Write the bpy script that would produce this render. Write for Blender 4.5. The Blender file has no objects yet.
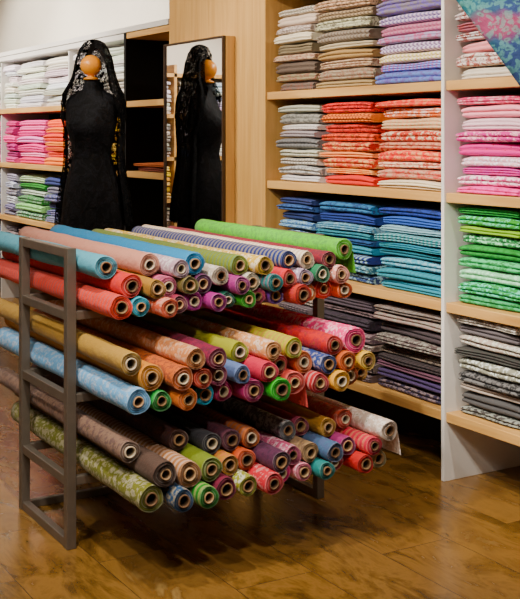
import bpy, math, random
from mathutils import Vector, Matrix
R = random.Random(7)
scene = bpy.context.scene
COL = scene.collection

def lin(c): return c/12.92 if c <= .04045 else ((c+.055)/1.055)**2.4
def hx(h):
    h = h.lstrip('#')
    return tuple(lin(int(h[i:i+2],16)/255) for i in (0,2,4))
def sat(c,k=1.3,g=.92):
    l=.25*c[0]+.6*c[1]+.15*c[2]
    return tuple(min(1,max(.004,(l+(v-l)*k)*g)) for v in c)
def mixc(a,b,t): return tuple(a[i]*(1-t)+b[i]*t for i in range(3))
def jit(c,s=.12):
    k = 1+R.uniform(-s,s)
    return tuple(max(0,min(1,v*k*(1+R.uniform(-s,s)*.7))) for v in c)

# ------------------------------------------------------------------ materials
def newmat(name):
    m = bpy.data.materials.new(name); m.use_nodes = True
    nt = m.node_tree
    return m, nt, nt.nodes['Principled BSDF']
def N(nt,t,**k):
    n = nt.nodes.new(t)
    for a,v in k.items(): setattr(n,a,v)
    return n
def ramp(nt, stops):
    n = nt.nodes.new('ShaderNodeValToRGB')
    e = n.color_ramp.elements
    while len(e) < len(stops): e.new(.5)
    for i,(p,c) in enumerate(stops):
        e[i].position = p; e[i].color = (*c,1)
    return n
def plain(name, h, rough=.6, metal=0, bump=0, bscale=60, var=.0, spec=.5):
    m,nt,b = newmat(name)
    c = hx(h)
    b.inputs['Roughness'].default_value = rough
    b.inputs['Metallic'].default_value = metal
    b.inputs['Specular IOR Level'].default_value = spec
    tc = N(nt,'ShaderNodeTexCoord'); no = N(nt,'ShaderNodeTexNoise')
    no.inputs['Scale'].default_value = bscale; no.inputs['Detail'].default_value = 4
    nt.links.new(tc.outputs['Object'],no.inputs['Vector'])
    r = ramp(nt,[(.3,tuple(v*(1-var) for v in c)),(.7,tuple(min(1,v*(1+var)) for v in c))])
    nt.links.new(no.outputs['Fac'],r.inputs['Fac']); nt.links.new(r.outputs['Color'],b.inputs['Base Color'])
    if bump:
        bp = N(nt,'ShaderNodeBump'); bp.inputs['Strength'].default_value = bump; bp.inputs['Distance'].default_value=.01
        nt.links.new(no.outputs['Fac'],bp.inputs['Height']); nt.links.new(bp.outputs['Normal'],b.inputs['Normal'])
    return m
def woodmat(name, h1, h2, rough=.45, axis='X'):
    m,nt,b = newmat(name)
    tc = N(nt,'ShaderNodeTexCoord'); mp = N(nt,'ShaderNodeMapping')
    mp.inputs['Scale'].default_value = {'X':(.6,9,9),'Z':(9,9,.6)}[axis]
    no = N(nt,'ShaderNodeTexNoise'); no.inputs['Scale'].default_value=3; no.inputs['Detail'].default_value=8; no.inputs['Distortion'].default_value=.6
    nt.links.new(tc.outputs['Object'],mp.inputs['Vector']); nt.links.new(mp.outputs['Vector'],no.inputs['Vector'])
    r = ramp(nt,[(.3,hx(h1)),(.7,hx(h2))])
    nt.links.new(no.outputs['Fac'],r.inputs['Fac']); nt.links.new(r.outputs['Color'],b.inputs['Base Color'])
    b.inputs['Roughness'].default_value = rough
    return m

def fabricmat():
    m,nt,b = newmat('woven_fabric')
    a1 = N(nt,'ShaderNodeAttribute',attribute_name='Col')
    a2 = N(nt,'ShaderNodeAttribute',attribute_name='Col2')
    a3 = N(nt,'ShaderNodeAttribute',attribute_name='pat')
    tc = N(nt,'ShaderNodeTexCoord')
    n1 = N(nt,'ShaderNodeTexNoise'); n1.inputs['Scale'].default_value=12; n1.inputs['Detail'].default_value=3
    nt.links.new(tc.outputs['Object'],n1.inputs['Vector'])
    mx = N(nt,'ShaderNodeMix',data_type='RGBA'); mx.inputs[0].default_value=.12
    nt.links.new(tc.outputs['Object'],mx.inputs[6]); nt.links.new(n1.outputs['Color'],mx.inputs[7])
    v = N(nt,'ShaderNodeTexVoronoi'); v.inputs['Scale'].default_value=36
    nt.links.new(mx.outputs[2],v.inputs['Vector'])
    rp = ramp(nt,[(.32,(1,1,1)),(.44,(0,0,0))])
    nt.links.new(v.outputs['Distance'],rp.inputs['Fac'])
    n2 = N(nt,'ShaderNodeTexNoise'); n2.inputs['Scale'].default_value=60; n2.inputs['Detail'].default_value=3
    nt.links.new(tc.outputs['Object'],n2.inputs['Vector'])
    rp2 = ramp(nt,[(.53,(0,0,0)),(.6,(1,1,1))]); nt.links.new(n2.outputs['Fac'],rp2.inputs['Fac'])
    mm = N(nt,'ShaderNodeMath',operation='MAXIMUM')
    nt.links.new(rp.outputs['Color'],mm.inputs[0]); nt.links.new(rp2.outputs['Color'],mm.inputs[1])
    pos = N(nt,'ShaderNodeMath',operation='MULTIPLY',use_clamp=True)
    nt.links.new(mm.outputs[0],pos.inputs[0]); nt.links.new(a3.outputs['Fac'],pos.inputs[1])
    wv = N(nt,'ShaderNodeTexWave',bands_direction='X'); wv.inputs['Scale'].default_value=11; wv.inputs['Distortion'].default_value=.4
    nt.links.new(tc.outputs['Object'],wv.inputs['Vector'])
    rw = ramp(nt,[(.5,(0,0,0)),(.6,(1,1,1))]); nt.links.new(wv.outputs['Fac'],rw.inputs['Fac'])
    ng = N(nt,'ShaderNodeMath',operation='MULTIPLY'); ng.inputs[1].default_value=-1
    nt.links.new(a3.outputs['Fac'],ng.inputs[0])
    st = N(nt,'ShaderNodeMath',operation='MULTIPLY',use_clamp=True)
    nt.links.new(ng.outputs[0],st.inputs[0]); nt.links.new(rw.outputs['Color'],st.inputs[1])
    ad = N(nt,'ShaderNodeMath',operation='ADD',use_clamp=True)
    nt.links.new(pos.outputs[0],ad.inputs[0]); nt.links.new(st.outputs[0],ad.inputs[1])
    mc = N(nt,'ShaderNodeMix',data_type='RGBA')
    nt.links.new(ad.outputs[0],mc.inputs[0]); nt.links.new(a1.outputs['Color'],mc.inputs[6]); nt.links.new(a2.outputs['Color'],mc.inputs[7])
    rc3 = ramp(nt,[(.12,(1,1,1)),(.18,(0,0,0))]); nt.links.new(v.outputs['Distance'],rc3.inputs['Fac'])
    m3 = N(nt,'ShaderNodeMath',operation='MULTIPLY',use_clamp=True)
    nt.links.new(rc3.outputs['Color'],m3.inputs[0]); nt.links.new(pos.outputs[0],m3.inputs[1])
    hs = N(nt,'ShaderNodeHueSaturation'); hs.inputs['Hue'].default_value=.56; hs.inputs['Value'].default_value=.55; hs.inputs['Saturation'].default_value=1.4
    nt.links.new(a1.outputs['Color'],hs.inputs['Color'])
    mc2 = N(nt,'ShaderNodeMix',data_type='RGBA')
    nt.links.new(m3.outputs[0],mc2.inputs[0]); nt.links.new(mc.outputs[2],mc2.inputs[6]); nt.links.new(hs.outputs['Color'],mc2.inputs[7])
    nt.links.new(mc2.outputs[2],b.inputs['Base Color'])
    b.inputs['Roughness'].default_value=.75
    b.inputs['Specular IOR Level'].default_value=.3
    b.inputs['Sheen Weight'].default_value=.05
    nb = N(nt,'ShaderNodeTexNoise'); nb.inputs['Scale'].default_value=20; nb.inputs['Detail'].default_value=7; nb.inputs['Roughness'].default_value=.6
    nt.links.new(tc.outputs['Object'],nb.inputs['Vector'])
    bp = N(nt,'ShaderNodeBump'); bp.inputs['Strength'].default_value=.7; bp.inputs['Distance'].default_value=.014
    nt.links.new(nb.outputs['Fac'],bp.inputs['Height']); nt.links.new(bp.outputs['Normal'],b.inputs['Normal'])
    return m
FAB = fabricmat()
WOOD = woodmat('maple_veneer','#b5823f','#d3a45c')
WOODV = woodmat('maple_veneer_panel','#bb8a42','#d2a45c',axis='Z')
WHITE = plain('white_laminate','#d9d5cf',.45,var=.02,bscale=3)
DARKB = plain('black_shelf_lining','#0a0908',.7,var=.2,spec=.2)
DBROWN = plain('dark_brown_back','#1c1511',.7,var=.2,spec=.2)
STEEL = plain('brushed_steel','#6c6257',.42,.6,var=.08,bscale=25)
CREAM = plain('cream_wall_paint','#e6dfd2',.8,var=.02,bscale=4,bump=.05)
CEILM = plain('ceiling_paint','#e8e4da',.9,var=.01,bscale=4)
MIRR = plain('mirror_glass','#e4e4e4',.01,1.0)
BALL = plain('orange_varnished_wood','#f09808',.35,var=.06,bscale=8)
FIXT = plain('lamp_housing','#c9c9c9',.4,.6)

def gownmat():
    m,nt,b = newmat('black_lace_cloth')
    tc = N(nt,'ShaderNodeTexCoord')
    n = N(nt,'ShaderNodeTexNoise'); n.inputs['Scale'].default_value=20; n.inputs['Detail'].default_value=3; n.inputs['Distortion'].default_value=1.2
    v = N(nt,'ShaderNodeTexVoronoi',feature='DISTANCE_TO_EDGE'); v.inputs['Scale'].default_value=60
    nt.links.new(tc.outputs['Object'],n.inputs['Vector']); nt.links.new(tc.outputs['Object'],v.inputs['Vector'])
    r = ramp(nt,[(.46,hx('#020203')),(.52,hx('#131318'))]); nt.links.new(n.outputs['Fac'],r.inputs['Fac'])
    r2= ramp(nt,[(.05,hx('#000000')),(.12,(1,1,1))]); nt.links.new(v.outputs['Distance'],r2.inputs['Fac'])
    mx=N(nt,'ShaderNodeMix',data_type='RGBA',blend_type='MULTIPLY'); mx.inputs[0].default_value=.7
    nt.links.new(r.outputs['Color'],mx.inputs[6]); nt.links.new(r2.outputs['Color'],mx.inputs[7])
    nt.links.new(mx.outputs[2],b.inputs['Base Color'])
    b.inputs['Roughness'].default_value=.7; b.inputs['Specular IOR Level'].default_value=.15
    bp=N(nt,'ShaderNodeBump'); bp.inputs['Strength'].default_value=.9; bp.inputs['Distance'].default_value=.01
    nt.links.new(n.outputs['Fac'],bp.inputs['Height']); nt.links.new(bp.outputs['Normal'],b.inputs['Normal'])
    return m
BLACKF=gownmat()

def floormat():
    m,nt,b = newmat('polished_ochre_tile')
    tc = N(nt,'ShaderNodeTexCoord')
    mp = N(nt,'ShaderNodeMapping'); mp.inputs['Scale'].default_value=(1.0,2.6,1)
    mp.inputs['Rotation'].default_value=(0,0,.3)
    nt.links.new(tc.outputs['Object'],mp.inputs['Vector'])
    br = N(nt,'ShaderNodeTexBrick'); br.inputs['Scale'].default_value=1
    br.inputs['Brick Width'].default_value=.9; br.inputs['Row Height'].default_value=.3
    br.inputs['Mortar Size'].default_value=.0015; br.inputs['Mortar Smooth'].default_value=.3
    br.inputs['Color1'].default_value=(0,0,0,1); br.inputs['Color2'].default_value=(1,1,1,1); br.inputs['Mortar'].default_value=(.5,.5,.5,1)
    nt.links.new(tc.outputs['Object'],br.inputs['Vector'])
    off = N(nt,'ShaderNodeVectorMath',operation='MULTIPLY_ADD')
    nt.links.new(br.outputs['Color'],off.inputs[0]); off.inputs[1].default_value=(.6,.4,.3)
    nt.links.new(mp.outputs['Vector'],off.inputs[2])
    no = N(nt,'ShaderNodeTexNoise'); no.inputs['Scale'].default_value=2.3; no.inputs['Detail'].default_value=9; no.inputs['Roughness'].default_value=.66; no.inputs['Distortion'].default_value=.7
    nt.links.new(off.outputs[0],no.inputs['Vector'])
    r = ramp(nt,[(.28,hx('#38240b')),(.42,hx('#624418')),(.52,hx('#825d28')),(.62,hx('#6c4b1e')),(.76,hx('#aa8b52'))])
    nt.links.new(no.outputs['Fac'],r.inputs['Fac'])
    mx = N(nt,'ShaderNodeMix',data_type='RGBA'); mx.inputs[7].default_value=(*hx('#3f2c14'),1)
    nt.links.new(br.outputs['Fac'],mx.inputs[0]); nt.links.new(r.outputs['Color'],mx.inputs[6])
    nt.links.new(mx.outputs[2],b.inputs['Base Color'])
    rr = ramp(nt,[(.3,(.17,)*3),(.7,(.3,)*3)]); nt.links.new(no.outputs['Fac'],rr.inputs['Fac'])
    nt.links.new(rr.outputs['Color'],b.inputs['Roughness'])
    b.inputs['Specular IOR Level'].default_value=.5
    bp = N(nt,'ShaderNodeBump'); bp.inputs['Strength'].default_value=.2; bp.inputs['Distance'].default_value=.003
    nt.links.new(no.outputs['Fac'],bp.inputs['Height']); nt.links.new(bp.outputs['Normal'],b.inputs['Normal'])
    return m
FLOORM = floormat()

def lacemat():
    m,nt,b = newmat('black_mantilla_lace')
    b.inputs['Base Color'].default_value=(*hx('#070709'),1); b.inputs['Roughness'].default_value=.8
    b.inputs['Specular IOR Level'].default_value=.15
    tc = N(nt,'ShaderNodeTexCoord')
    v = N(nt,'ShaderNodeTexVoronoi',feature='DISTANCE_TO_EDGE'); v.inputs['Scale'].default_value=100
    nt.links.new(tc.outputs['Object'],v.inputs['Vector'])
    n = N(nt,'ShaderNodeTexNoise'); n.inputs['Scale'].default_value=30; n.inputs['Detail'].default_value=3
    nt.links.new(tc.outputs['Object'],n.inputs['Vector'])
    r1 = ramp(nt,[(.12,(1,1,1)),(.2,(.5,.5,.5))]); nt.links.new(v.outputs['Distance'],r1.inputs['Fac'])
    r2 = ramp(nt,[(.5,(0,0,0)),(.55,(1,1,1))]); nt.links.new(n.outputs['Fac'],r2.inputs['Fac'])
    mm = N(nt,'ShaderNodeMath',operation='MAXIMUM')
    nt.links.new(r1.outputs['Color'],mm.inputs[0]); nt.links.new(r2.outputs['Color'],mm.inputs[1])
    nt.links.new(mm.outputs[0],b.inputs['Alpha'])
    return m
LACE = lacemat()

# ------------------------------------------------------------------ mesh accumulation
class Acc:
    def __init__(s): s.v=[];s.f=[];s.c=[];s.c2=[];s.p=[];s.sm=[];s.mi=[]
    def vert(s,co,c=(1,1,1),c2=(1,1,1),p=0.):
        s.v.append(tuple(co)); s.c.append((*c,1)); s.c2.append((*c2,1)); s.p.append(p); return len(s.v)-1
    def face(s,ix,sm=True,mi=0): s.f.append(tuple(ix)); s.sm.append(sm); s.mi.append(mi)
    def box(s,x0,x1,y0,y1,z0,z1,mi=0):
        b=len(s.v)
        for x in (x0,x1):
            for y in (y0,y1):
                for z in (z0,z1): s.vert((x,y,z))
        for f in ((0,1,3,2),(4,6,7,5),(0,4,5,1),(2,3,7,6),(0,2,6,4),(1,5,7,3)): s.face([b+i for i in f],False,mi)
    def build(s,name,mats,parent=None,bevel=0,loc=None,rot=None):
        me=bpy.data.meshes.new(name); me.from_pydata(s.v,[],s.f)
        for nm,d in (('Col',s.c),('Col2',s.c2)):
            a=me.attributes.new(nm,'FLOAT_COLOR','POINT'); a.data.foreach_set('color',[q for t in d for q in t])
        a=me.attributes.new('pat','FLOAT','POINT'); a.data.foreach_set('value',s.p)
        for m in mats: me.materials.append(m)
        me.polygons.foreach_set('use_smooth',s.sm); me.polygons.foreach_set('material_index',s.mi)
        me.update()
        o=bpy.data.objects.new(name,me); COL.objects.link(o)
        if parent: o.parent=parent
        if loc: o.location=loc
        if rot: o.rotation_euler=rot
        if bevel:
            md=o.modifiers.new('bevel','BEVEL'); md.width=bevel; md.segments=2; md.limit_method='ANGLE'
        return o
def empty(name,loc=(0,0,0)):
    e=bpy.data.objects.new(name,None); e.location=loc; e.empty_display_size=.1; COL.objects.link(e); return e
def boxobj(name,x0,x1,y0,y1,z0,z1,mat,bevel=0,parent=None):
    a=Acc(); a.box(x0,x1,y0,y1,z0,z1); return a.build(name,[mat],parent,bevel)

# ------------------------------------------------------------------ room shell
X0,X1,Y0,Y1,H = -11.7,2.4,-2.6,3.66,3.0
boxobj('floor',X0,X1,Y0,Y1,-.1,0,FLOORM)
boxobj('ceiling',X0,X1,Y0,Y1,H,H+.1,CEILM)
boxobj('wall_back',X0,X1,Y1,Y1+.1,0,H,CREAM)
boxobj('wall_front',X0,X1,Y0-.1,Y0,0,H,CREAM)
boxobj('wall_left',X0-.1,X0,Y0,Y1,0,H,CREAM)
boxobj('wall_right',X1,X1+.1,Y0,Y1,0,H,CREAM)

YF = 3.14           # shelf front plane
YB = 3.62
LV = [.30,.775,1.25,1.735]     # top surface of shelf boards
T = .042
# ---- right shelving unit
e = empty('fabric_shelving_unit')
a=Acc()
bays=[(-5.16,-3.69),(-3.67,-2.2),(-2.18,-.7)]
for x0,x1 in bays:
    for z in LV+[2.30]:
        a.box(x0+.001,x1-.001,YF,YB,z-T,z)
a.build('shelf_boards',[WOOD],e,.003)
a=Acc()
for x in (-3.69,-2.2): a.box(x,x+.02,YF-.01,YB,0,2.36)
a.box(-.7,-.68,YF-.01,YB,0,2.36)
a.build('white_dividers',[WHITE],e,.002)
boxobj('end_panel',-5.19,-5.16,YF-.01,YB,0,2.36,WOODV,parent=e)
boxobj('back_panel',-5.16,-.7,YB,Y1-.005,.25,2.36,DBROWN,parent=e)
boxobj('under_shelf_shade',-5.16,-3.7,YB-.1,YB-.01,.0,.25,DBROWN,parent=e)  # dark panel standing in for the shade below the open bottom shelf
# ---- wood pillar
boxobj('wall_pillar',-6.36,-5.195,YF-.005,Y1-.002,0,H-.002,WOODV)
# ---- mirror
e=empty('wall_mirror')
boxobj('mirror_case',-6.27,-5.50,3.072,YF-.008,.08,2.07,WOODV,.003,e)
a=Acc()
mx0,mx1,mz0,mz1=-6.27,-5.50,.08,2.07
for b in ((mx0,mx0+.012,mz0,mz1),(mx1-.012,mx1,mz0,mz1),(mx0+.012,mx1-.012,mz0,mz0+.012),(mx0+.012,mx1-.012,mz1-.012,mz1)):
    a.box(b[0],b[1],3.05,3.071,b[2],b[3])
a.build('frame',[plain('dark_walnut_frame','#3a2614',.4,var=.2)],e,.002)
boxobj('glass',mx0+.013,mx1-.013,3.060,3.070,mz0+.013,mz1-.013,MIRR,parent=e)
# ---- left shelving unit
e = empty('linen_shelving_unit')
a=Acc()
for z in LV:
    a.box(-11.3,-7.075,YF,YB,z-T,z)
a.build('shelf_boards',[WOOD],e,.003)
a=Acc()
a.box(-11.3,-7.075,YF,YB,2.17,2.21)
a.box(-11.3,-6.37,YF-.01,YB,2.212,2.25)
a.build('white_top_board',[WHITE],e,.003)
a=Acc()
for z in LV+[2.21]: a.box(-7.04,-6.37,YF,YB,z-T,z)
a.build('niche_boards',[WOOD],e,.003)
a=Acc()
for x in (-11.33,-9.9,-8.2): a.box(x,x+.02,YF+.02,YB,0,2.16)
a.build('dividers',[WHITE],e)
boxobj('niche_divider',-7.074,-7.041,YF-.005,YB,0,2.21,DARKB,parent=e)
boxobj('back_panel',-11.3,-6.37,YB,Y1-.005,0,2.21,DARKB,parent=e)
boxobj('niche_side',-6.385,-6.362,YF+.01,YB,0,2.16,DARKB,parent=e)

# ------------------------------------------------------------------ folded fabrics
def fold(a,x0,x1,yf,depth,z0,t,c,c2,p):
    S=9
    prof=[]
    nf=R.choice([2,2,3])
    for k in range(nf):
        off=R.uniform(0,.010)
        for (u,o) in ((0.02,.016),(.22,.003),(.5,0),(.78,.003),(.98,.016)):
            zz=(k+u)/nf
            prof.append((o+off+.014*abs(2*zz-1)**3, zz))
    prof+= [(depth*.5,1.0),(depth,.97),(depth,.03),(depth*.5,0)]
    n=len(prof)
    ph=R.uniform(0,6); ph2=R.uniform(0,6); am=R.uniform(.001,.007)
    tw=R.uniform(-.022,.022); sg=R.uniform(0,.16)
    rings=[]
    for i in range(S):
        s=i/(S-1); x=x0+(x1-x0)*s
        e=1-abs(2*s-1)**6*.18-sg*(.5+.5*math.sin(s*7+ph2))
        dy=am*math.sin(ph+s*7)+tw*(s-.5)+(.008 if i in(0,S-1) else 0)
        ring=[]
        for (py,pz) in prof:
            zz=z0+t*(pz*e*.98 if py<depth*.3 else pz*.98)
            ring.append(a.vert((x,yf+py+dy,zz),c,c2,p))
        rings.append(ring)
    for i in range(S-1):
        for j in range(n):
            k=(j+1)%n
            a.face((rings[i][j],rings[i][k],rings[i+1][k],rings[i+1][j]))
    for ring,rev in ((rings[0],True),(rings[-1],False)):
        ids=[a.vert(a.v[q],c,c2,p) for q in ring]
        a.face(ids[::-1] if rev else ids,False)
def stack(a,x0,x1,z0,cols,h,pat=.6,c2=None,yf=YF+.02,depth=.42,stripe=.15):
    n=len(cols); ts=[R.uniform(.68,1.32) for _ in cols]; s=sum(ts); z=z0+.001
    for i,cs in enumerate(reversed(cols)):   # cols listed top -> bottom
        t=h*ts[i]/s
        c=jit(sat(hx(cs)),.16)
        if c2: k=jit(sat(hx(R.choice(c2))),.15)
        else: k=mixc(c,R.choice([(1,1,1),(.02,.02,.02),(.9,.8,.7)]),R.uniform(.3,.8))
        p=0
        if pat>0:
            u=R.random()
            p = -min(1,pat+.2) if u<stripe else (min(1,pat+.25) if u<.8 else 0)
        jx=R.uniform(-.006,.006)
        fold(a,x0+.010+jx+R.uniform(-.004,.016),x1-.010+jx+R.uniform(-.016,.004),yf+R.uniform(-.008,.03),depth,z,t*.985,c,k,p)
        z+=t
P = {
 'beige':['#8d8378','#c9bfb0','#a79a88','#d8cfc0','#7d6c58','#b9a78d','#5f5044','#9c8b73','#6c6258'],
 'beige2':['#b9a48c','#a5957c','#ccc2b0','#8c8474','#b9ad96','#98805c','#c6b79e','#988a76','#af8e74'],
 'lav':['#cfcad4','#7f7b86','#d6d2d8','#b07c90','#b7a7c4','#9a7c9a','#dcd68c','#7f9ad6','#6f8ad0'],
 'rosew':['#e3c6c8','#d2848a','#c2b4ae','#e6d8d4','#a0606c','#dfcfcb','#d48f92','#e9dedb','#cfc5bb'],
 'grey':['#b9b4ae','#8b8784','#cfcac4','#a49f9a','#7b7876','#c7c1ba','#96918c','#bdb7b0','#d5d0ca'],
 'orange':['#d83c1e','#e8843a','#c9432a','#d9602c','#b23a22','#e8a070','#e0532a','#e98a2c','#d0401f'],
 'peach':['#e84a22','#e87a42','#d9c0a8','#e05020','#e8a890','#d8302c','#efc4b0','#d2a496','#ead2c4'],
 'pink':['#e2507a','#f0a0b4','#e8d0d4','#c83a8a','#d8308c','#f0c4d0','#c050a0','#f0e0e0','#e060a0'],
 'navy':['#2f3a6a','#3f5a90','#22305c','#4c6aa0','#30457a','#1f2a50','#5a6a98','#2a3460','#3c4c80'],
 'tealn':['#3c6a94','#2a3a7c','#5a8aa4','#2c6a80','#264a74','#3f7f94','#27306c','#326074','#20305c'],
 'teal':['#2c3c8c','#3f5fa4','#8ab0b8','#1f7a82','#2a7a90','#276a78','#4f90a0','#2b7080','#2c7c8c'],
 'green':['#2a904a','#4fa048','#8cb83a','#2c7c4c','#3f9e52','#5fb07c','#8ec0a0','#3c8c4c','#57a876'],
 'green2':['#2f8f48','#3fa858','#63bd5a','#2a7f44','#3aa050','#50b070'],
 'dark':['#4a3c44','#6a5c5a','#3a3038','#5c4a50','#786860','#40343a','#30282c','#5a5052'],
 'dark2':['#6a5a54','#8a7a70','#40383a','#584a4c','#74665e','#3a3234','#5c4050','#3c3054','#2c2438'],
 'greyblk':['#8c887f','#5c5a58','#b0aca2','#3c3a3a','#8a867e','#6c6a68','#a49f96','#4a4848','#99948c'],
 'white':['#e4e2de','#eceae6','#dedbd6','#f0eeea','#e6e3de','#dad7d2','#ebe8e4','#e2dfda'],
 'mag':['#c02a78','#a8266c','#d8508c','#b8347c','#8c2860','#d05a90'],
 'pk2':['#e0609c','#e87ab0','#d8488a','#e08cb8','#d04a8c','#e890b8','#d0406c'],
 'or2':['#e86a28','#f0803a','#d85020','#e8903c','#e87028','#d05018','#f08c3c'],
 'yel':['#e0b83a','#e8c860','#d8a830','#ecd480','#e0c050','#d8b040'],
 'gl':['#8a86a0','#a4a0b4','#6c6a84','#c0bcc8','#787490','#908ca4'],
 'gw':['#b4d0a0','#3f8a40','#d8e0cc','#2c7a38','#9cc890','#3a7c4a'],
 'nv2':['#3c4478','#2c3464','#50588c','#262c54','#444c80','#30386c'],
 'blwh':['#dfe6f0','#c4d0e4','#e8ecf2','#b0c4dc','#d8dce8','#c8b8d0','#e8d8e0'],
}
a=Acc()
r1=[(-5.15,-4.75,'beige'),(-4.73,-4.25,'beige2'),(-4.22,-3.71,'lav')]
for x0,x1,p in r1: stack(a,x0,x1,LV[3],P[p],.45,.6,['#5c4c40','#efe6d8','#8c5c50'] if p!='lav' else ['#efe8f0','#6c5ca0','#b85c80'],stripe=.35)
for x0,x1,p in [(-5.13,-4.72,'grey'),(-4.69,-4.24,'orange'),(-4.22,-3.71,'peach')]:
    stack(a,x0,x1,LV[2],P[p],.415,.6,{'orange':['#f0c090','#7c1c10','#f8e0c0'],'peach':['#f8e8d8','#c83020','#f0b090']}.get(p),stripe=.3 if p=='grey' else .05)
for x0,x1,p in [(-5.12,-4.76,'navy'),(-4.74,-4.26,'tealn'),(-4.23,-3.71,'teal')]:
    stack(a,x0,x1,LV[1],P[p],.39,.6,['#98b8c0','#1c2c58','#488890'])
for x0,x1,p in [(-5.12,-4.76,'dark'),(-4.74,-4.26,'dark'),(-4.23,-3.71,'dark2')]:
    stack(a,x0,x1,LV[0],P[p],.40,.6,['#a0948c','#1c181a','#8a7a78'])
a.build('folded_fabric_stacks',[FAB])
a=Acc()
stack(a,-3.655,-3.25,LV[3],P['rosew'],.45,.7,['#c82c44','#f4ecea','#a0504c'],stripe=.05)
stack(a,-3.655,-3.25,LV[2],P['pink'],.415,.8,['#f8f0f0','#d83890','#f4c0c8'],stripe=.05)
stack(a,-3.655,-3.25,LV[1],P['green'],.42,.6,['#b8ecc8','#107030','#80e0c0'],stripe=.05)
stack(a,-3.655,-3.25,LV[0],P['greyblk'],.43,.9,['#1c1c1e','#d8d4cc','#3c3838'],stripe=.05)
stack(a,-3.22,-2.75,LV[3],P['peach'],.42); stack(a,-3.22,-2.75,LV[2],P['nv2'],.4)
stack(a,-3.22,-2.75,LV[1],P['green2'],.42); stack(a,-3.22,-2.75,LV[0],P['beige'],.40)
stack(a,-2.72,-2.25,LV[3],P['lav'],.42); stack(a,-2.72,-2.25,LV[2],P['teal'],.4)
stack(a,-2.72,-2.25,LV[1],P['yel'],.42); stack(a,-2.72,-2.25,LV[0],P['grey'],.40)
a.build('folded_fabric_stacks',[FAB])
a=Acc()
xs=[(-2.13,-1.68),(-1.64,-1.2),(-1.17,-.73)]
for i,(x0,x1) in enumerate(xs):
    for j,z in enumerate(LV):
        stack(a,x0,x1,z,P[['gl','or2','pk2','white','yel','navy','grey','green','orange','dark','lav','beige'][i*4+j]],.4)
a.build('folded_fabric_stacks',[FAB])
a=Acc()
xl=[(-11.25,-10.65),(-10.6,-9.95),(-9.86,-9.55),(-9.5,-8.83),(-8.80,-8.24),(-8.16,-7.65),(-7.6,-7.1)]
rows={3:['white']*7,2:['mag','mag','mag','pk2','or2','or2','yel'],1:['gl','nv2','gl','gw','nv2','dark','nv2'],0:['dark','navy','dark','dark2','tealn','dark','dark2']}
for r,pl in rows.items():
    for (x0,x1),p in zip(xl,pl):
        stack(a,x0,x1,LV[r],P[p],.40 if r==3 else .38,0 if r>=2 else .3)
a.build('folded_linen_stacks',[FAB])
a=Acc()
stack(a,-6.98,-6.5,LV[2],['#a86038','#6a3020'],.06,.2)
a.build('folded_shawl',[FAB])

# shelving on the far left wall (seen in the mirror)
e=empty('far_shelving_unit')
a=Acc()
for z in LV+[2.2]: a.box(X0+.01,X0+.5,-2.4,1.9,z-T,z)
for y in (-2.44,-.95,.5,1.9): a.box(X0+.01,X0+.5,y,y+.035,0,2.3)
a.build('shelf_boards',[WOOD],e)
a=Acc()
y=-2.35
while y<1.4:
    for z in LV: stack(a,y,y+.42,z,P[R.choice(['white','blwh','lav','beige','pink','white','grey','yel'])],.38,.3,yf=0,depth=.4)
    y+=.47
    if abs(y+.95)<.44: y=-.9
    if abs(y-.5)<.44: y=.55
a.v=[(X0+.49-q[1],q[0],q[2]) for q in a.v]
a.build('folded_fabric_stacks',[FAB])

# ------------------------------------------------------------------ rolls
def roll(a,x0,L,y,h,r,c,c2,p,core,dirv=0.):
    seg=26; rc=min(r*.56,.0215)*R.uniform(.82,1.05); ph=R.uniform(0,6.28); ph2=R.uniform(0,6.28)
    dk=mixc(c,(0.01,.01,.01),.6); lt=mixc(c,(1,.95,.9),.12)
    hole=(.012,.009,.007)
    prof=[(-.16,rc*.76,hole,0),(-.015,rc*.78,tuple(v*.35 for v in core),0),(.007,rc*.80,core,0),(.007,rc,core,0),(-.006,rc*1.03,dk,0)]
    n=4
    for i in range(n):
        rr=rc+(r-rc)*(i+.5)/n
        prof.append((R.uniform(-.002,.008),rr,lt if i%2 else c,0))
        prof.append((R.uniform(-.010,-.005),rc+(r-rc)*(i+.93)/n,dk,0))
    prof[-1]=(-.001,r*.96,c,p)
    prof.append((-.006,r*.995,c,p))
    K=13
    for i in range(K):
        s=(i+.4)/K
        prof.append((-.01-s*(L-.02),r*(1+R.uniform(-.07,.012)),c,p))
    prof+=[(-L+.003,r*.98,c,p),(-L,rc,c,0),(-L+.02,rc*.7,core,0)]
    rings=[]
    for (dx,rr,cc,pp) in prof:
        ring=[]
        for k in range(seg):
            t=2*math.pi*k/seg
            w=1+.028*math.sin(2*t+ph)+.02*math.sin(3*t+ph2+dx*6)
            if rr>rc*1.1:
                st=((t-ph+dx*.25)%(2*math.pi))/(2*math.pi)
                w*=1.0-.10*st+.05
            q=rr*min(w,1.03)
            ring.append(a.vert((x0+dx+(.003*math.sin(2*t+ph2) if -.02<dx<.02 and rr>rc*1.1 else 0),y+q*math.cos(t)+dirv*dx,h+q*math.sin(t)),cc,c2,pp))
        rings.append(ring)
    for i in range(len(rings)-1):
        for k in range(seg):
            m=(k+1)%seg
            a.face((rings[i][k],rings[i+1][k],rings[i+1][m],rings[i][m]))
def flap(a,x0,y,h,r,c,c2,p,length,w):
    S,Tn=12,8; g=[]
    for i in range(S):
        s=i/(S-1); row=[]
        for j in range(Tn):
            t=j/(Tn-1)
            d=length*t*(1-.3*s+.10*math.sin(s*7))
            yy=y+r*1.02+.010*math.sin(s*11)*t
            row.append(a.vert((x0-.004-s*w+.02*t*(1-s),yy+.004,h-d),c,c2,p))
        g.append(row)
    for i in range(S-1):
        for j in range(Tn-1): a.face((g[i][j],g[i+1][j],g[i+1][j+1],g[i][j+1]))

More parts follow.
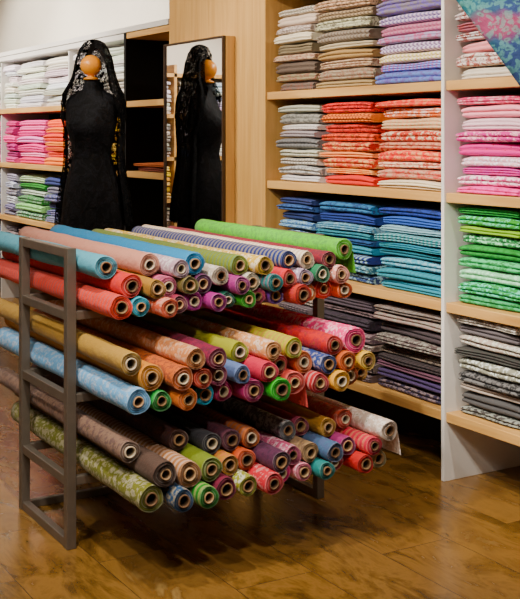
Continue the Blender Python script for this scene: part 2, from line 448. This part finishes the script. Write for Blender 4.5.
YA,YZ=1.488,2.525
def tier(support,xend,rows,L=1.45):
    a=Acc(); placed=[]
    for ri,row in enumerate(rows):
        tot=sum(2*q[1] for q in row); span=YZ-YA-.01
        sc=min(1.0,(.965,.9,.86)[ri]*span/tot) if tot>.5 else 1
        row=[(q[0],q[1]*sc,q[2],q[3]) for q in row]
        tot=sum(2*q[1] for q in row); gap=(span-tot)/len(row)
        y=YA+.005
        for c,r,dx,dl in row:
            y+=r+gap/2
            best=None
            for q in range(-20,21):
                yy=min(max(y+q*.0025,YA+r),YZ-r)
                hh=support+r*1.03
                for (py,ph_,pr) in placed:
                    d=abs(yy-py); s=(r+pr)*1.0
                    if d<s: hh=max(hh,ph_+math.sqrt(s*s-d*d))
                k=hh+abs(q)*.0001
                if best is None or k<best[0]: best=(k,yy,hh)
            _,yy,hh=best
            placed.append((yy,hh,r))
            y+=r+gap/2
            cc=jit(sat(hx(c[:7]),1.3,.85),.08); pat=.0
            c2=mixc(cc,(1,1,1),.45)
            if c.endswith('p'): pat=.85
            elif c.endswith('d'): pat=.8; c2=mixc(cc,(.03,.01,.03),.6)
            elif c.endswith('s'): pat=-.8; c2=mixc(cc,(.9,.8,.7),.6)
            elif R.random()<.4: pat=R.choice([.5,-.5,.45]); c2=mixc(cc,jit(sat(hx(R.choice(['#d8c090','#f0e0d8','#40284c','#c04060','#2c6c7c']))),.1),.6)
            core=hx(R.choice(['#a5835c','#8c6a46','#b08a60','#6d4f34','#c8b698']))
            xx=xend[ri]+dx+R.uniform(-.055,.04)-.05*(yy-YA)
            roll(a,xx,L+dl+R.uniform(-.12,.05),yy,hh,r,cc,c2,pat,core,R.uniform(-.009,.009))
            if abs(dx-.06)<.001:
                flap(a,xx,yy,hh-r*.2,r,cc,c2,pat,.085,.3)
    return a,placed
def m_(s):
    o=[]
    for q in s.split():
        f=q.split(':'); o.append((f[0],float(f[1])/1000,float(f[2])/1000 if len(f)>2 else 0,float(f[3])/1000 if len(f)>3 else 0))
    return o
t1=[m_('#d8502c:43:0 #3aa0b8:36:0 #c8604a:35 #7c2c40:33 #b0308c:36 #98307c:34 #14705c:30 #4c9c38:32 #c85878p:32 #6a3c98:32 #a83c20:38:30 #c87848:33 #e85010:40:20 #d86a28:34'),
    m_('#c8402c:42:-60 #a88040:34 #c86c88d:36:-20 #746c40d:34 #58204cd:36 #a04080:34 #c4b8a8p:34 #1c7c80:34 #b82c38:34 #a088a0p:34 #1c6848:34 #d08c80p:36'),
    m_('#6ca8b8:44:-130 #d09888:42:-70 #b498a4p:34 #3c84b0:42:-10 #c4b8a8p:36 #7c8c2c:38 #c8a850p:36 #1c2c64:36 #c8b8a0s:34 #7c2030d:34:20 #68b030:42:60:-280')]
t2=[m_('#7cacd4:45:-40 #3c9c50:36 #d87a20:38 #4ca8c8:38 #c83478d:36 #a02860:42 #4cac48:42:30 #d8605c:44:60 #b02038:38:20 #e0a828:38:30 #d06820:38 #d8a030:34'),
    m_('#c88848:46:-40 #b86828d:42 #b84c3c:36 #a85070d:38 #6c7ca8:34 #c83c54:38 #b83c3cp:38 #d07850:40 #30407c:36 #c06020:38:30 #d8b040:36'),
    m_('#a88450:40:-60 #c88860:38 #7c2040d:38 #a0a028:38 #d8a070p:36 #b8b850:38 #b82030:38 #d84c7cp:50:40')]
t3=[m_('#747428:46:0 #244464:38:0 #2c7c30:38 #701c38:40 #909040p:36 #c82c44:38 #c83c80:38 #d88898p:34 #208080:34 #b84850:36 #b02c30:36 #b8b090p:36'),
    m_('#4c3c34:44:-40 #a07050:44 #748424:42 #b0842c:36 #c05c3c:38 #502840d:38 #b85c7cp:36 #b89878d:36 #546484:36 #983c70:36 #c83850:36:20 #d0b8b0p:38:60'),
    m_('#7c6458d:38:-80 #4c2c24d:38 #38383c:38 #5c3440d:38 #c0704c:36 #7c7c80p:36 #a04c60:36 #d0a060:36 #c85c4c:36')]
a,p1=tier(.862,[-3.46,-3.47,-3.49],t1); a.build('fabric_roll_pile',[FAB])
a,p2=tier(.562,[-3.31,-3.29,-3.32],t2); a.build('fabric_roll_pile',[FAB])
a,p3=tier(.262,[-3.23,-3.25,-3.35],t3)
a.build('fabric_roll_pile',[FAB])

# ---- rack
a=Acc()
xf,xb=-3.78,-4.28; w=.036
for y in (1.445,2.532):
    for x in (xf,xb):
        a.box(x-w/2,x+w/2,y,y+.036,0,1.09)
    for z in (1.054,.826,.526,.226,.0):
        a.box(xb+w/2,xf-w/2,y+.003,y+.033,z,z+.034)
for z in (.862,.562,.262):
    for x in (xf,xb):
        a.box(x-.014,x+.014,1.481,2.532,z-.034,z-.002)
a.box(xb-.014,xb+.014,1.481,2.532,.0,.03)
a.build('steel_fabric_roll_rack',[STEEL],None,.003)

# ------------------------------------------------------------------ mannequin
man=empty('dress_form_mannequin',(-6.49,2.66,0)); man.rotation_euler=(0,0,math.radians(45))
a=Acc()
sec=[(.05,.27,.25,0),(.3,.255,.235,0),(.6,.235,.215,0),(.9,.205,.18,0),(1.05,.19,.16,0),(1.15,.18,.145,0),(1.25,.158,.125,0),(1.33,.132,.105,0),(1.38,.122,.098,0),
(1.44,.13,.105,-.005),(1.5,.148,.12,-.012),(1.56,.163,.128,-.018),(1.62,.168,.115,-.01),(1.68,.176,.095,0),(1.72,.172,.08,.004),(1.75,.145,.07,.006),(1.77,.1,.062,.006),(1.79,.062,.056,.004),(1.82,.053,.052,0),(1.85,.047,.046,0)]
seg=72; rings=[]
for z,ax,by,oy in sec:
    ring=[]
    for k in range(seg):
        t=2*math.pi*k/seg
        f=max(0,(1.1-z)/1.1)
        w_=1+.09*f*math.sin(13*t+z*1.5)+.03*f*math.sin(29*t)
        bust=.03*math.exp(-((z-1.56)/.055)**2)*(math.exp(-((t-(1.5*math.pi-.5))/.35)**2)+math.exp(-((t-(1.5*math.pi+.5))/.35)**2))
        x=ax*w_*math.cos(t); yv=by*w_*math.sin(t)+oy-bust
        ring.append(a.vert((x,yv,z)))
    rings.append(ring)
for i in range(len(rings)-1):
    for k in range(seg):
        m=(k+1)%seg; a.face((rings[i][k],rings[i][m],rings[i+1][m],rings[i+1][k]))
a.face(rings[-1]); a.face(rings[0][::-1],False)
a.build('lace_gown_torso',[BLACKF],man)
def lathe(name,prof,mat,parent,seg=36,loc=(0,0,0)):
    a=Acc(); rg=[]
    for r,z in prof: rg.append([a.vert((loc[0]+r*math.cos(2*math.pi*k/seg),loc[1]+r*math.sin(2*math.pi*k/seg),loc[2]+z)) for k in range(seg)])
    for i in range(len(rg)-1):
        for k in range(seg):
            m=(k+1)%seg; a.face((rg[i][k],rg[i][m],rg[i+1][m],rg[i+1][k]))
    a.face(rg[0][::-1],False); a.face(rg[-1],True)
    return a.build(name,[mat],parent)
prof=[(.03,0),(.046,.004),(.046,.012),(.024,.02),(.02,.03)]
for i in range(15):
    t=-math.pi/2+.35+(math.pi-.36)*i/14
    prof.append((.066*math.cos(t),.092+.066*math.sin(t)))
lathe('ball_finial',prof,BALL,man,loc=(0,-.02,1.845))
lathe('base_plate',[(.22,0),(.22,.012),(.2,.02),(.02,.03),(.02,.06)],STEEL,man)
a=Acc(); th=.004; n=14
fr=[(.062*math.cos(math.pi*i/n),.062,1.98+.115*math.sin(math.pi*i/n)) for i in range(n+1)]
for off in (0,th*2):
    for (r0) in (1.0,.55):
        for q in fr:
            a.vert((q[0]*r0,q[1]+off,1.9+(q[2]-1.9)*(1 if r0==1 else .8)))
m=n+1
for i in range(n):
    a.face((i,i+1,m+i+1,m+i),False); a.face((2*m+i,3*m+i,3*m+i+1,2*m+i+1),False)
    a.face((i,2*m+i,2*m+i+1,i+1),False); a.face((m+i,m+i+1,3*m+i+1,3*m+i),False)
a.build('comb',[plain('tortoiseshell_comb','#1a100a',.3,var=.3)],man)
# mantilla: draped from the comb over the back and shoulders, open at the front
a=Acc()
pr=[(2.105,.012),(2.10,.035),(2.085,.065),(2.04,.095),(1.98,.115),(1.92,.125),(1.86,.14),(1.80,.165),(1.76,.188),(1.70,.198),(1.62,.2),(1.5,.192),(1.4,.185),(1.3,.19),(1.2,.205),(1.1,.22),(1.0,.23),(.94,.235)]
U=90; g=[]
for i,(z,r) in enumerate(pr):
    v=i/(len(pr)-1); row=[]
    gapa=.3+.65*min(1,max(0,(2.07-z)/.1)) + .5*min(1,max(0,(1.8-z)/.3))
    for k in range(U+1):
        s=k/U
        t=-math.pi/2+gapa+(2*math.pi-2*gapa)*s
        am=.008+.014*v
        rr=r*(1+ (am/.2)*math.sin(19*t+v*2)*min(1,i/4))
        zz=z-(.02*abs(math.sin(s*30)) if i==len(pr)-1 else 0)
        x=rr*math.cos(t); yv=rr*math.sin(t)*(.84)+(.03 if z>1.8 else .015)
        row.append(a.vert((x,yv,zz)))
    g.append(row)
for i in range(len(g)-1):
    for k in range(U): a.face((g[i][k],g[i][k+1],g[i+1][k+1],g[i+1][k]))
a.build('mantilla_veil',[LACE],man)

# ------------------------------------------------------------------ hanging scarf (upper right)
Fv=Vector((-.8575,.5145,0)); Rv=Vector((.5145,.8575,0))
def PT(r,z,h): return Rv*r+Fv*z+Vector((0,0,h))
a=Acc(); n=30
o_=Vector((.38,0,2.105)); ed=Vector((.573,0,-.82)); up=Vector((.82,0,.573))
g=[]
for i in range(n+1):
    row=[]
    for j in range(n+1):
        s=i/n*1.0; t=j/n*.62
        q=o_+ed*s+up*t
        d=3.0+.03*math.sin(t*16+s*4)+.02*math.sin(s*9)
        p=PT(q.x,d,q.z)
        u=.5+.5*math.sin(s*14+t*11+math.sin(t*20))
        cc=mixc(hx('#0f5c66'),hx('#24386c'),u)
        if math.sin(s*21-t*13)>.75: cc=hx('#90345c')
        row.append(a.vert(p,jit(cc,.05),hx('#5c9c92'),.5))
    g.append(row)
for i in range(n):
    for j in range(n): a.face((g[i][j],g[i+1][j],g[i+1][j+1],g[i][j+1]))
sc=a.build('hanging_silk_scarf',[FAB])
sd=sc.modifiers.new('thick','SOLIDIFY'); sd.thickness=.003
for i,t in enumerate([Vector(a.v[g[0][n]]),Vector(a.v[g[0][2]])]):
    boxobj('cord_%d'%(i+1),t.x-.002,t.x+.002,t.y-.002,t.y+.002,t.z-.01,H,plain('cord','#c8c0b0'),parent=sc)

# ------------------------------------------------------------------ lights
def spot(loc,target,energy,size=75,blend=.6,col=(1,.92,.8),rad=.05):
    e=empty('ceiling_spotlight',(loc[0],loc[1],H))
    a=Acc(); s=20; rg=[]
    for r,z in ((.055,0),(.055,-.09),(.05,-.09),(.045,-.03)):
        rg.append([a.vert((r*math.cos(2*math.pi*k/s),r*math.sin(2*math.pi*k/s),z)) for k in range(s)])
    for i in range(3):
        for k in range(s):
            m=(k+1)%s; a.face((rg[i][k],rg[i][m],rg[i+1][m],rg[i+1][k]))
    a.build('lamp_can',[FIXT],e)
    l=bpy.data.lights.new('spot','SPOT'); l.energy=energy; l.spot_size=math.radians(size); l.spot_blend=blend; l.color=col; l.shadow_soft_size=rad
    o=bpy.data.objects.new('spot_lamp',l); COL.objects.link(o); o.parent=e; o.location=(0,0,-.14)
    d=Vector(target)-Vector((loc[0],loc[1],H-.14)); o.rotation_euler=d.to_track_quat('-Z','Y').to_euler()
for x in (-10.2,-8.6): spot((x,1.7),(x,3.4,1.9),330,95)
spot((-7.3,1.6),(-7.6,3.4,1.7),160,80)
spot((-5.9,1.3),(-5.6,3.3,1.9),170,70)
spot((-5.0,.9),(-6.5,2.6,1.7),70,30)
for x in (-4.7,-3.6,-2.4): spot((x,1.2),(x,3.3,1.55),230,75)
spot((-3.0,1.0),(-3.9,2.0,.85),210,60)
spot((-2.6,.2),(-3.7,1.9,.5),180,62)
spot((-1.9,2.6),(-2.7,2.7,0),140,75)
spot((-1.2,1.0),(-2.6,1.7,0),150,80)
spot((-9.5,.3),(-11.4,.1,1.5),420,80)  # extra spot added to brighten the far shelves for the mirror
for i,(x,y,en) in enumerate(((-2.2,-.4,45),(-7.0,.4,42))):  # soft fill lights added out of view, with made-up panel housings
    e=empty('fill_light_panel',(x,y,H))
    boxobj('fill_housing',-.62,.62,-.32,.32,-.03,0,FIXT,parent=e)
    l=bpy.data.lights.new('fill_panel','AREA'); l.shape='RECTANGLE'; l.size=1.2; l.size_y=.6; l.energy=en; l.color=(1,.95,.88)
    o=bpy.data.objects.new('fill_lamp',l); COL.objects.link(o); o.parent=e; o.location=(0,0,-.035)

w=bpy.data.worlds.new('World'); scene.world=w; w.use_nodes=True
w.node_tree.nodes['Background'].inputs[0].default_value=(.9,.85,.8,1); w.node_tree.nodes['Background'].inputs[1].default_value=.15

# ------------------------------------------------------------------ camera
c=bpy.data.cameras.new('camera'); cam=bpy.data.objects.new('camera',c); COL.objects.link(cam)
cam.location=(0,0,1.5); cam.rotation_euler=(math.pi/2,0,math.radians(59.04))
c.sensor_fit='HORIZONTAL'; c.sensor_width=36; c.lens=76.15; c.shift_y=-.3163; c.clip_start=.05
scene.camera=cam
